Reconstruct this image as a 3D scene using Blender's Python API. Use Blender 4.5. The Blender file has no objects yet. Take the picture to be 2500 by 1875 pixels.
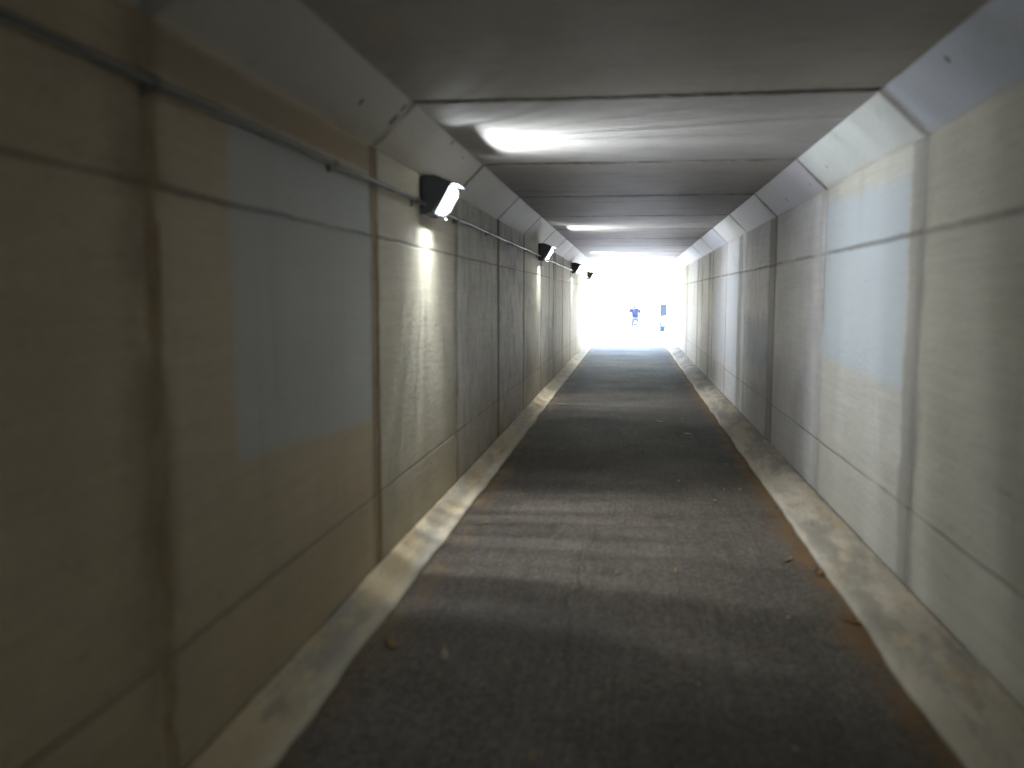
import bpy, bmesh, math, random
from mathutils import Vector, Matrix, noise
random.seed(7)
SC = bpy.context.scene
COL = SC.collection
PI = math.pi

# ------------------------------------------------------------------ dimensions
W = 1.325            # half width between the walls
HC = 2.458           # ceiling height
HB = 2.246           # height where the sloped haunch meets the wall
XC = W - (HC - HB)   # half width of the flat ceiling
STEP = 2.12
J0 = 2.27            # a joint ring in front of the camera
Y0 = J0 - 6 * STEP   # start of the tunnel, behind the camera
NSEG = 18
YEND = Y0 + NSEG * STEP
CAMX, CAMZ = -0.032, 1.5
JOINTS = [Y0 + i * STEP for i in range(NSEG + 1)]
def ground_z(y):
    if y <= YEND: return 0.0
    return -0.0295 * min(y - YEND, 45)

# ------------------------------------------------------------------ node helper
class NT:
    def __init__(s, name):
        s.m = bpy.data.materials.new(name); s.m.use_nodes = True
        s.t = s.m.node_tree; s.t.nodes.clear()
        s.out = s.t.nodes.new('ShaderNodeOutputMaterial')
        s.b = s.t.nodes.new('ShaderNodeBsdfPrincipled')
        s.t.links.new(s.b.outputs[0], s.out.inputs[0])
        tc = s.t.nodes.new('ShaderNodeTexCoord'); s.obj = tc.outputs['Object']
        sp = s.t.nodes.new('ShaderNodeSeparateXYZ'); s.t.links.new(s.obj, sp.inputs[0])
        s.x, s.y, s.z = sp.outputs
    def put(s, sock, v):
        if isinstance(v, bpy.types.NodeSocket): s.t.links.new(v, sock)
        elif isinstance(v, (tuple, list)) and len(v) == 3 and sock.type == 'RGBA': sock.default_value = (*v, 1)
        else: sock.default_value = v
    def math(s, op, a, b=0.0, c=0.0, clamp=False):
        n = s.t.nodes.new('ShaderNodeMath'); n.operation = op; n.use_clamp = clamp
        s.put(n.inputs[0], a); s.put(n.inputs[1], b); s.put(n.inputs[2], c)
        return n.outputs[0]
    def smooth(s, v, a, b):          # 0 at a, 1 at b
        n = s.t.nodes.new('ShaderNodeMapRange'); n.interpolation_type = 'SMOOTHSTEP'
        s.put(n.inputs[0], v); s.put(n.inputs[1], a); s.put(n.inputs[2], b)
        return n.outputs[0]
    def noise(s, scale=(1, 1, 1), det=4, rough=.55, off=(0, 0, 0), dist=0, lo=None, hi=None):
        mp = s.t.nodes.new('ShaderNodeMapping'); s.t.links.new(s.obj, mp.inputs[0])
        mp.inputs['Scale'].default_value = scale; mp.inputs['Location'].default_value = off
        n = s.t.nodes.new('ShaderNodeTexNoise'); n.inputs['Scale'].default_value = 1
        n.inputs['Detail'].default_value = det; n.inputs['Roughness'].default_value = rough
        n.inputs['Distortion'].default_value = dist
        s.t.links.new(mp.outputs[0], n.inputs['Vector'])
        o = n.outputs[0]
        if lo is not None: o = s.smooth(o, lo, hi)
        return o
    def mix(s, f, a, b, mode='MIX'):
        n = s.t.nodes.new('ShaderNodeMix'); n.data_type = 'RGBA'; n.blend_type = mode
        s.put(n.inputs[0], f); s.put(n.inputs[6], a); s.put(n.inputs[7], b)
        return n.outputs[2]
    def mul(s, col, fac):            # colour times a scalar
        n = s.t.nodes.new('ShaderNodeVectorMath'); n.operation = 'SCALE'
        s.put(n.inputs[0], col); s.put(n.inputs[3], fac)
        return n.outputs[0]
    def rect(s, y0, y1, z0, z1, soft=.02, wob=.03, slope=0.0):
        w = s.math('MULTIPLY', s.math('SUBTRACT', s.noise((2.5, 2.5, 2.5), 3, off=(y0, z0, 3)), .5), wob * 4)
        yy = s.math('ADD', s.y, w)
        zz = s.math('ADD', s.math('ADD', s.z, s.math('MULTIPLY', s.math('SUBTRACT', s.y, y0), slope)), w)
        a = s.math('MULTIPLY', s.smooth(yy, y0 - soft, y0 + soft), s.smooth(yy, y1 + soft, y1 - soft))
        b = s.math('MULTIPLY', s.smooth(zz, z0 - soft, z0 + soft), s.smooth(zz, z1 + soft, z1 - soft))
        return s.math('MULTIPLY', a, b)
    def fin(s, col, rough=.7, bump=None, dist=.01, strength=.5, metal=0.0, spec=.4):
        s.put(s.b.inputs['Base Color'], col); s.put(s.b.inputs['Roughness'], rough)
        s.put(s.b.inputs['Metallic'], metal); s.put(s.b.inputs['Specular IOR Level'], spec)
        if bump is not None:
            n = s.t.nodes.new('ShaderNodeBump'); n.inputs['Distance'].default_value = dist
            n.inputs['Strength'].default_value = strength
            s.t.links.new(bump, n.inputs['Height']); s.t.links.new(n.outputs[0], s.b.inputs['Normal'])
        return s.m

def attr(s, name):
    n = s.t.nodes.new('ShaderNodeAttribute'); n.attribute_name = name; return n.outputs['Color']

def wall_material(side):
    s = NT('concrete_' + side)
    L = side == 'left'
    col = attr(s, 'tint')                                  # each cast panel has a colour of its own
    # broad mottling, drawn out along the wall
    col = s.mul(col, s.math('ADD', .80, s.math('MULTIPLY', s.noise((.9, .9, 1.6), 5, .6), .40)))
    # fine formwork lines
    col = s.mul(col, s.math('ADD', .79, s.math('MULTIPLY', s.noise((3, 1.1, 30), 5, .65, dist=.3), .42)))
    # grain
    col = s.mul(col, s.math('ADD', .86, s.math('MULTIPLY', s.noise((60, 45, 60), 3, .7), .40)))
    # rub marks, short and horizontal
    rub = s.noise((5, 4, 60), 3, .6, off=(3, 1, 2), lo=.64, hi=.78)
    col = s.mix(s.math('MULTIPLY', rub, .45), col, (.10, .085, .06))
    # grungy weathering inside the rougher panels (alpha of 'rough' attribute)
    grime = s.math('MULTIPLY', s.noise((9, 6.5, 3.6), 8, .78, off=(1, 9, 4), lo=.44, hi=.66), attr(s, 'grunge'))
    col = s.mix(s.math('MULTIPLY', grime, .72), col, (.11, .10, .105))
    pale = s.math('MULTIPLY', s.noise((16, 9, 5), 8, .75, off=(8, 1, 4), lo=.52, hi=.66), attr(s, 'grunge'))
    col = s.mix(s.math('MULTIPLY', pale, .55), col, (.68, .66, .72))
    # paint patches rolled over old marks
    if L:
        p = s.rect(2.76, 4.33, .945, 2.10, .035, .012, .045)
        col = s.mix(s.math('MULTIPLY', p, .85), col, (.47, .495, .50))
        p = s.rect(2.3, 4.36, 2.11, 2.235, .02, .008)
        col = s.mix(s.math('MULTIPLY', p, .7), col, (.30, .22, .14))
        p = s.rect(11.1, 12.6, .2, 1.35, .03, .16)
        col = s.mix(s.math('MULTIPLY', p, .6), col, (.20, .18, .14))
        p = s.rect(13.2, 15.0, 1.2, 2.2, .05, .1)
        col = s.mix(s.math('MULTIPLY', p, .6), col, (.60, .60, .58))
    else:
        p = s.rect(4.62, 6.50, 1.03, 2.09, .05, .012, -.03)
        col = s.mix(s.math('MULTIPLY', p, .8), col, (.47, .53, .585))
        p = s.rect(10.9, 14.9, .62, 1.8, .1, .05)
        col = s.mix(s.math('MULTIPLY', p, .55), col, (.52, .58, .70))
        p = s.rect(6.9, 10.7, -.1, .92, .25, .2)
        col = s.mix(s.math('MULTIPLY', p, .30), col, (.16, .15, .16))
        p = s.rect(9.0, 10.6, .75, 1.25, .12, .12)
        col = s.mix(s.math('MULTIPLY', p, .5), col, (.20, .25, .42))
    # distance to the nearest joint ring
    d = s.math('PINGPONG', s.math('SUBTRACT', s.y, Y0 - 2 * STEP), STEP / 2)
    run = s.noise((.8, 1.0, 1.1), 5, .7, off=(5, 5, 1), lo=.38, hi=.62)
    st = s.math('MULTIPLY', s.smooth(d, .14, .02), run)
    col = s.mix(s.math('MULTIPLY', st, .55), col, (.16, .105, .045) if L else (.20, .18, .14))
    # broad damp bands beside some of the joints
    for (yc, hw, k) in ([(15.2, .38, .8), (17.1, .22, .6), (12.9, .14, .6), (8.66, .10, .8), (10.78, .10, .8), (4.39, .085, .65), (6.53, .05, .3), (19.3, .2, .6), (14.2, .12, .5)] if L else
                        [(4.47, .15, .50), (8.80, .26, .75), (11.3, .24, .7), (15.6, .28, .65), (18.2, .3, .6), (21.6, .4, .4), (6.62, .10, .2), (2.2, .2, .3)]):
        wv = s.math('MULTIPLY', s.math('SUBTRACT', s.noise((1, 1, 3.5), 5, .7, off=(yc, 0, 0)), .5), hw * 1.2)
        dd = s.math('ABSOLUTE', s.math('ADD', s.math('SUBTRACT', s.y, yc), wv))
        b = s.math('MULTIPLY', s.smooth(dd, hw * 1.05, hw * .55), s.noise((1, 2, .9), 5, .7, off=(0, yc, 0), lo=.05, hi=.5))
        col = s.mix(s.math('MULTIPLY', b, k), col, (.13, .09, .05) if L else (.18, .165, .14))
    # a wide rusty run on the nearest joint
    near = s.math('MULTIPLY', s.smooth(s.math('ABSOLUTE', s.math('SUBTRACT', s.y, J0 - .08)), .17, .03),
                  s.noise((1, 2, 2.4), 5, .7, lo=.25, hi=.65))
    col = s.mix(s.math('MULTIPLY', near, .42), col, (.13, .08, .04) if L else (.3, .28, .22))
    # vertical water runs
    runs = s.math('MULTIPLY', s.noise((2, 3.2, .35), 4, .6, off=(2, 2, 2), lo=.52, hi=.78), .22)
    col = s.mix(runs, col, (.15, .12, .08) if L else (.24, .225, .20))
    # splash dirt at the foot, ragged top edge
    zz = s.math('ADD', s.z, s.math('MULTIPLY', s.noise((1, 1.4, 1.4), 6, .7), .9))
    col = s.mix(s.math('MULTIPLY', s.smooth(zz, 1.45, .55), .60 if L else .25), col, (.32, .25, .14) if L else (.32, .29, .23))
    # horizontal shutter seams
    wob = s.math('MULTIPLY', s.math('SUBTRACT', s.noise((1, 3, 1), 4, .6), .5), .02)
    zz = s.math('ADD', s.z, wob)
    s1 = s.smooth(s.math('ABSOLUTE', s.math('SUBTRACT', zz, 1.80)), .011 if L else .022, .002)
    s2 = s.smooth(s.math('ABSOLUTE', s.math('SUBTRACT', zz, .47)), .009, .001)
    seam = s.math('MAXIMUM', s1, s2)
    brk = s.noise((1, 1.3, 1), 4, .6, off=(0, 4, 4), lo=.30, hi=.50)
    seam = s.math('MULTIPLY', seam, s.math('ADD', .35, s.math('MULTIPLY', brk, .65)))
    col = s.mix(s.math('MULTIPLY', seam, .62), col, (.09, .07, .05))
    # pock marks
    v = s.t.nodes.new('ShaderNodeTexVoronoi'); v.inputs['Scale'].default_value = 5.5
    s.t.links.new(s.obj, v.inputs['Vector'])
    pk = s.smooth(v.outputs['Distance'], .055, .03)
    pk = s.math('MULTIPLY', pk, s.noise((1.1, 1.1, 1.1), 2, lo=.5, hi=.6))
    col = s.mix(s.math('MULTIPLY', pk, .6), col, (.06, .05, .045))
    v2 = s.t.nodes.new('ShaderNodeTexVoronoi'); v2.inputs['Scale'].default_value = 24
    s.t.links.new(s.obj, v2.inputs['Vector'])
    pore = s.math('MULTIPLY', s.smooth(v2.outputs['Distance'], .16, .08), s.noise((2.3, 1.7, 2.3), 3, lo=.46, hi=.60))
    col = s.mix(s.math('MULTIPLY', pore, .55), col, (.09, .075, .06))
    drip = s.math('MULTIPLY', s.noise((3, 13, .5), 6, .7, off=(6, 2, 2), lo=.62, hi=.70), s.noise((1, .9, .8), 3, off=(3, 0, 0), lo=.5, hi=.62))
    col = s.mix(s.math('MULTIPLY', drip, .35), col, (.12, .095, .06))
    h = s.math('ADD', s.math('MULTIPLY', s.noise((14, 9, 40), 6, .65), .6),
               s.math('ADD', s.math('MULTIPLY', s.noise((2.5, 2, 3), 3), 1.2), s.math('MULTIPLY', seam, -1.0)))
    return s.fin(col, s.math('ADD', .50, s.math('MULTIPLY', s.noise((3, 3, 3), 4), .3)), h, .008, .8, spec=.35)

def ceiling_material():
    s = NT('concrete_ceiling')
    col = attr(s, 'tint')
    col = s.mul(col, s.math('ADD', .70, s.math('MULTIPLY', s.noise((1.4, 1.1, 1), 6, .7), .60)))
    col = s.mul(col, s.math('ADD', .88, s.math('MULTIPLY', s.noise((3.2, 20, 1), 5, .65, dist=.4), .16)))
    col = s.mul(col, s.math('ADD', .88, s.math('MULTIPLY', s.noise((55, 55, 55), 3, .7), .24)))
    rub = s.noise((3, 22, 1), 3, .6, off=(3, 1, 2), lo=.60, hi=.74)
    col = s.mix(s.math('MULTIPLY', rub, .4), col, (.10, .085, .07))
    red = s.math('MULTIPLY', s.noise((.9, 2.6, 1), 5, .7, off=(0, 3.3, 0), lo=.52, hi=.72),
                 s.smooth(s.y, 5.6, 7.4))
    col = s.mix(s.math('MULTIPLY', red, .35), col, (.20, .115, .075))
    d = s.math('PINGPONG', s.math('SUBTRACT', s.y, Y0 - 2 * STEP), STEP / 2)
    st = s.math('MULTIPLY', s.smooth(d, .10, .015), s.noise((5, 2, 1), 6, .75, lo=.40, hi=.62))
    wv = s.math('MULTIPLY', s.math('SUBTRACT', s.noise((9, 3, 1), 6, .75), .5), .07)
    rag = s.smooth(s.math('ABSOLUTE', s.math('ADD', s.math('SUBTRACT', s.y, J0 + STEP), wv)), .045, .028)
    st = s.math('MAXIMUM', st, s.math('MULTIPLY', rag, s.noise((2.5, 2, 1), 4, .6, lo=.2, hi=.6)))
    col = s.mix(s.math('MULTIPLY', st, .7), col, (.10, .075, .045))
    h = s.math('ADD', s.math('MULTIPLY', s.noise((30, 30, 30), 6, .65), .4), s.noise((2.5, 2, 3), 3))
    return s.fin(col, .62, h, .006, .5, spec=.35)

HOLES = [(4.34, 2.366, .034), (3.86, 2.351, .020), (4.33, 2.42, .022), (5.9, 2.42, .012)]   # old fixing holes
def haunch_material(side):
    s = NT('concrete_haunch_' + side)
    col = attr(s, 'tint')
    col = s.mul(col, s.math('ADD', .82, s.math('MULTIPLY', s.noise((1.2, .9, 1.2), 5, .6), .36)))
    col = s.mul(col, s.math('ADD', .86, s.math('MULTIPLY', s.noise((50, 40, 50), 3, .7), .28)))
    b = s.noise((2.6, 2.2, 2.6), 5, .7, off=(1, 1, 8), lo=.60, hi=.72)
    col = s.mix(s.math('MULTIPLY', b, .30), col, (.13, .12, .10))
    v = s.t.nodes.new('ShaderNodeTexVoronoi'); v.inputs['Scale'].default_value = 3.1
    s.t.links.new(s.obj, v.inputs['Vector'])
    pk = s.math('MULTIPLY', s.smooth(v.outputs['Distance'], .075, .05), s.noise((1.3, 1.3, 1.3), 2, lo=.47, hi=.55))
    col = s.mix(s.math('MULTIPLY', pk, .75), col, (.05, .045, .04))
    d = s.math('PINGPONG', s.math('SUBTRACT', s.y, Y0 - 2 * STEP), STEP / 2)
    st = s.math('MULTIPLY', s.smooth(d, .10, .015), s.noise((4, 3, 4), 6, .75, lo=.35, hi=.62))
    col = s.mix(s.math('MULTIPLY', st, .65), col, (.12, .10, .075))
    if side == 'left':
        for (yy, zz_, rr) in HOLES:
            q = s.math('ADD', s.math('POWER', s.math('SUBTRACT', s.y, yy), 2.0), s.math('MULTIPLY', s.math('POWER', s.math('SUBTRACT', s.z, zz_), 2.0), 2.0))
            col = s.mix(s.math('MULTIPLY', s.smooth(s.math('SQRT', q), rr * 1.3, rr * .6), .85), col, (.04, .035, .03))
    # lime line where the haunch meets the wall
    e = s.smooth(s.z, HB + .028, HB + .006)
    col = s.mix(s.math('MULTIPLY', e, s.math('MULTIPLY', s.noise((2, 2, 2), 4, lo=.3, hi=.6), .55)), col, (.52, .47, .36))
    h = s.math('ADD', s.math('MULTIPLY', s.noise((30, 30, 30), 6, .65), .4), s.noise((2.5, 2, 3), 3))
    return s.fin(col, .62, h, .006, .5, spec=.35)

def filler_material(name, c1, c2):
    s = NT(name)
    col = s.mix(s.noise((8, 8, 5), 5, .7, lo=.35, hi=.65), c1, c2)
    return s.fin(col, .85, s.noise((60, 60, 60), 4), .006, .8)

def kerb_material(side):
    s = NT('kerb_concrete_' + side)
    col = (.46, .37, .235) if side == 'left' else (.47, .41, .32)
    grey = (.29, .26, .21)
    col = s.mix(s.noise((5, 1.3, 5), 5, .65, lo=.44, hi=.62), col, grey)
    col = s.mix(s.math('MULTIPLY', s.noise((9, 1.9, 9), 5, .7, off=(7, 7, 0), lo=.55, hi=.68), .42), col, (.16, .145, .13))
    col = s.mix(s.math('MULTIPLY', s.noise((7, 1.5, 7), 5, .7, off=(2, 3, 9), lo=.53, hi=.70), .6), col, (.40, .25, .10))
    col = s.mul(col, s.math('ADD', .8, s.math('MULTIPLY', s.noise((60, 30, 60), 4, .7), .4)))
    # worn pale lip beside the asphalt
    lip = s.smooth(s.z, .052, .03)
    col = s.mix(s.math('MULTIPLY', lip, .45), col, (.60, .55, .46))
    edge = s.smooth(s.math('ABSOLUTE', s.x), W - .016, W - .004)
    col = s.mix(s.math('MULTIPLY', edge, .8), col, (.07, .055, .04))
    low = s.smooth(s.z, .018, .002)
    col = s.mix(s.math('MULTIPLY', low, .7), col, (.10, .075, .05))
    h = s.math('ADD', s.math('MULTIPLY', s.noise((40, 40, 40), 6, .65), .4), s.noise((7, 5, 7), 4))
    return s.fin(col, .8, h, .012, .7, spec=.3)

def asphalt_material():
    s = NT('asphalt')
    base = s.mix(s.noise((1.2, .8, 1), 5, .6, lo=.35, hi=.65), (.098, .082, .068), (.122, .102, .084))
    base = s.mul(base, s.math('ADD', .75, s.math('MULTIPLY', s.noise((22, 2.0, 1), 4, .65), .5)))
    base = s.mul(base, s.math('ADD', .62, s.math('MULTIPLY', s.noise((48, 1.6, 1), 3, .6, off=(3, 3, 0)), .76)))
    stk = s.math('MULTIPLY', s.noise((40, 1.3, 1), 2, .5, off=(13, 3, 0), lo=.66, hi=.80), .35)
    base = s.mix(stk, base, (.26, .22, .16))
    v = s.t.nodes.new('ShaderNodeTexVoronoi'); v.inputs['Scale'].default_value = 70
    s.t.links.new(s.obj, v.inputs['Vector'])
    sp = s.t.nodes.new('ShaderNodeSeparateColor'); s.t.links.new(v.outputs['Color'], sp.inputs[0])
    base = s.mul(base, s.math('ADD', .6, s.math('MULTIPLY', sp.outputs[0], .8)))
    chip = s.math('MULTIPLY', s.smooth(sp.outputs[1], .955, .965), s.smooth(v.outputs['Distance'], .5, .3))
    base = s.mix(s.math('MULTIPLY', chip, .55), base, (.30, .27, .23))
    pt = s.noise((2.2, .55, 1), 6, .7, off=(11, 0, 0), lo=.52, hi=.66)
    base = s.mix(s.math('MULTIPLY', pt, .30), base, (.12, .11, .10))
    dk = s.noise((3.2, 1.1, 1), 6, .7, off=(4, 8, 0), lo=.55, hi=.70)
    base = s.mix(s.math('MULTIPLY', dk, .40), base, (.03, .027, .026))
    ck = s.math('ABSOLUTE', s.math('SUBTRACT', s.math('ADD', s.x, s.math('MULTIPLY', s.noise((.2, .8, 1), 6, .7, off=(9, 0, 0)), .5)), -.02))
    ck = s.math('MULTIPLY', s.smooth(ck, .008, .001), s.noise((1, .7, 1), 3, off=(5, 5, 0), lo=.42, hi=.52))
    base = s.mix(s.math('MULTIPLY', ck, .75), base, (.015, .013, .012))
    far_dim = s.smooth(s.math('ADD', s.y, s.math('MULTIPLY', s.noise((1.3, .8, 1), 5, .7), 2.5)), 7.6, 9.2)      # dimmer light further in, put into the asphalt colour
    base = s.mul(base, s.math('SUBTRACT', 1.0, s.math('MULTIPLY', far_dim, .36)))
    base = s.mul(base, s.math('ADD', .70, s.math('MULTIPLY', s.noise((.5, .75, 1), 4, .6, off=(2, 2, 0), lo=.35, hi=.62), .45)))
    # rotten leaf dirt washed against both kerbs
    wv = s.math('MULTIPLY', s.math('SUBTRACT', s.noise((2, 2.2, 1), 5, .65), .5), .30)
    xr = s.math('ADD', s.x, wv)
    r = s.math('MULTIPLY', s.smooth(xr, .86, 1.02), s.noise((7, 2.4, 1), 5, .7, lo=.35, hi=.55))
    base = s.mix(s.math('MULTIPLY', r, .85), base, (.19, .105, .040))
    l = s.math('MULTIPLY', s.smooth(xr, -.92, -1.12), s.noise((7, 2.4, 1), 5, .7, off=(4, 4, 4), lo=.4, hi=.6))
    base = s.mix(s.math('MULTIPLY', l, .7), base, (.17, .11, .055))
    # sunlit concrete apron outside stays its own colour
    h = s.math('ADD', s.math('MULTIPLY', v.outputs['Distance'], -.8), s.noise((3, 2, 1), 4))
    rg = s.math('ADD', .72, s.math('MULTIPLY', s.noise((1.5, 1.2, 1), 4, .6), .2))
    return s.fin(base, rg, h, .004, .6, spec=.22)

def plain(name, col, rough=.5, metal=0.0, var=.2, spec=.4, scale=20):
    s = NT(name)
    c = s.mul(col, s.math('ADD', 1 - var / 2, s.math('MULTIPLY', s.noise((scale,) * 3, 4), var)))
    return s.fin(c, rough, s.noise((scale * 3,) * 3, 3), .001, .2, metal, spec)

# ------------------------------------------------------------------ object helpers
def link(name, bm, mat, parent=None, smooth=False, label=None):
    me = bpy.data.meshes.new(name); bm.normal_update(); bm.to_mesh(me); bm.free()
    if smooth:
        for p in me.polygons: p.use_smooth = True
    o = bpy.data.objects.new(name, me); COL.objects.link(o)
    for m in (mat if isinstance(mat, (list, tuple)) else [mat]): me.materials.append(m)
    if parent is not None: o.parent = parent
    if label: o['label'] = label
    return o
def thing(name, label, cat, loc=(0, 0, 0), rz=0, group=None):
    o = bpy.data.objects.new(name, None); COL.objects.link(o)
    o.empty_display_size = .1
    o.location = loc; o.rotation_euler = (0, 0, rz); o['label'] = label; o['category'] = cat
    if group: o['group'] = group
    return o
def tag(o, label, cat, group=None):
    o['label'] = label; o['category'] = cat
    if group: o['group'] = group
    return o
def box(bm, c, s, bev=0.0, rot=None):
    r = bmesh.ops.create_cube(bm, size=1)
    M = Matrix.Translation(c) @ (rot.to_4x4() if rot else Matrix()) @ Matrix.Diagonal((*s, 1))
    bmesh.ops.transform(bm, matrix=M, verts=r['verts'])
    if bev:
        es = list({e for v in r['verts'] for e in v.link_edges})
        bmesh.ops.bevel(bm, geom=es, offset=bev, segments=2, profile=.6, affect='EDGES')
def tube(bm, pts, rad, seg=10, closed=False, cap=True):
    pts = [Vector(p) for p in pts]; n = len(pts)
    rad = rad if isinstance(rad, (list, tuple)) else [rad] * n
    rings = []; up = None
    for i, p in enumerate(pts):
        if closed: t = (pts[(i + 1) % n] - pts[i - 1]).normalized()
        else: t = (pts[min(i + 1, n - 1)] - pts[max(i - 1, 0)]).normalized()
        if up is None: up = t.orthogonal().normalized()
        else: up = (up - t * up.dot(t)).normalized()
        b = t.cross(up)
        rings.append([bm.verts.new(p + (up * math.cos(a) + b * math.sin(a)) * rad[i])
                      for a in [2 * PI * k / seg for k in range(seg)]])
    for i in range(n if closed else n - 1):
        a, b = rings[i], rings[(i + 1) % n]
        for k in range(seg):
            bm.faces.new((a[k], a[(k + 1) % seg], b[(k + 1) % seg], b[k]))
    if cap and not closed:
        bm.faces.new(rings[0][::-1]); bm.faces.new(rings[-1])
def nz(x, y, z, s=1.0, k=0): return noise.noise(Vector((x * s + k * 7.3, y * s - k * 3.1, z * s + k)))

# ------------------------------------------------------------------ tunnel panels
def panel(bm, tl, gl, A, B, y0, y1, tint, grunge, thick=.22, du=.09, ragged=.004, amp=.0025, seed=0):
    """slab whose inner face spans A-B in the (x,z) section and y0-y1 along the tunnel"""
    A, B = Vector((A[0], 0, A[1])), Vector((B[0], 0, B[1]))
    d = B - A; L = d.length; u = d / L
    n = Vector((-u.z, 0, u.x))                   # towards the inside
    mid = (A + B) / 2
    if n.dot(Vector((0, 0, 1.2)) - mid) < 0: n = -n
    nu = max(2, int(L / du)); nv = max(2, int((y1 - y0) / du))
    us = [0, .006 / L] + [(i + .5) / nu for i in range(nu)] + [1 - .006 / L, 1]
    vs = [0, .008 / (y1 - y0)] + [(i + .5) / nv for i in range(nv)] + [1 - .008 / (y1 - y0), 1]
    g = []
    for j, v in enumerate(vs):
        row = []
        for i, t in enumerate(us):
            p = A + u * (t * L); y = y0 + v * (y1 - y0)
            inset = 0
            if j in (0, len(vs) - 1): inset = .001 if seed in (5, 6) else .008
            if j < 2: y += ragged * (1 + nz(p.x, y, p.z, 9, seed)) * 1.4
            if j > len(vs) - 3: y -= ragged * (1 + nz(p.x, y, p.z, 9, seed + 3)) * 1.4
            w = amp * nz(p.x, y, p.z, 1.7, seed)
            q = p + n * (w - inset); q.y = y
            row.append(bm.verts.new(q))
        g.append(row)
    back = [[bm.verts.new(Vector((0, y0 + vv * (y1 - y0), 0)) + A + u * (tt * L) - n * thick) for tt in (0, 1)] for vv in (0, 1)]
    fs = []
    def face(vs_):
        f = bm.faces.new(vs_); fs.append(f); f.smooth = True
    for j in range(len(vs) - 1):
        for i in range(len(us) - 1):
            face((g[j][i], g[j][i + 1], g[j + 1][i + 1], g[j + 1][i]))
    for row, b in ((g[0], back[0]), (g[-1], back[1])):
        f = bm.faces.new(row + [b[1], b[0]]); fs.append(f)
    for k, b in ((0, 0), (-1, 1)):
        f = bm.faces.new([r[k] for r in g] + [back[1][b], back[0][b]]); fs.append(f)
    f = bm.faces.new((back[0][0], back[0][1], back[1][1], back[1][0])); fs.append(f)
    for f in fs:
        for lp in f.loops:
            lp[tl] = (*tint, 1); lp[gl] = (grunge,) * 3 + (1,)

def new_shell():
    bm = bmesh.new()
    return bm, bm.loops.layers.float_color.new('tint'), bm.loops.layers.float_color.new('grunge')

GAP = .017
tunnel = thing('pedestrian_tunnel', 'long square concrete underpass with stained walls and sloped upper corners', 'tunnel')
rnd = random.Random(3)
def jit(c, a=.05):
    k = 1 + rnd.uniform(-a, a); return tuple(v * k for v in c)

m_fill = {
 'brown': filler_material('joint_brown', (.22, .14, .065), (.36, .27, .15)),
 'mud': filler_material('joint_mud', (.24, .17, .09), (.36, .28, .17)),
 'dark': filler_material('joint_dark', (.07, .06, .055), (.15, .13, .11)),
 'lime': filler_material('joint_lime', (.50, .46, .36), (.34, .29, .20)),
 'grey': filler_material('joint_grey', (.22, .21, .18), (.34, .325, .29)),
}
SECTIONS = [
 # name, A, B, material, label
 ('wall', (-W, -.05), (-W, HB), wall_material('left'), 'left wall of the tunnel, dim and brown, carrying the lamps', 'L'),
 ('wall', (W, HB), (W, -.05), wall_material('right'), 'right wall of the tunnel, pale grey and lamp lit', 'R'),
 ('ceiling', (XC, HC), (-XC, HC), ceiling_material(), None, 'C'),
 ('ceiling_haunch', (-W, HB), (-XC, HC), haunch_material('left'), 'sloped corner above the lamps', 'HL'),
 ('ceiling_haunch', (XC, HC), (W, HB), haunch_material('right'), 'sloped corner opposite the lamps', 'HR'),
]
# segment index 7 lies between the joints at 4.49 and 6.61 m
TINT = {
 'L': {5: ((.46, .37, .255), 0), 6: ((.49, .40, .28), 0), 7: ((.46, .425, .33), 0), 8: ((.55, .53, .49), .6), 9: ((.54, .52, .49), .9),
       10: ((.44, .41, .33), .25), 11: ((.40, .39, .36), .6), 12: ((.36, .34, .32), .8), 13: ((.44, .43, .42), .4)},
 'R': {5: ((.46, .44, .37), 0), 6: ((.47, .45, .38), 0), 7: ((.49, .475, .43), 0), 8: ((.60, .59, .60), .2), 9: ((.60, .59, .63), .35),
       10: ((.60, .61, .64), .1), 11: ((.54, .53, .57), .3), 12: ((.56, .56, .60), .2), 13: ((.54, .54, .57), .2)},  # panel colours; farther ones also lightened, veiling glare put into the tint
}
DEF = {'L': (.44, .43, .42), 'R': (.54, .54, .57), 'C': (.34, .30, .25), 'HL': (.45, .415, .35), 'HR': (.50, .53, .60)}
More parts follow.
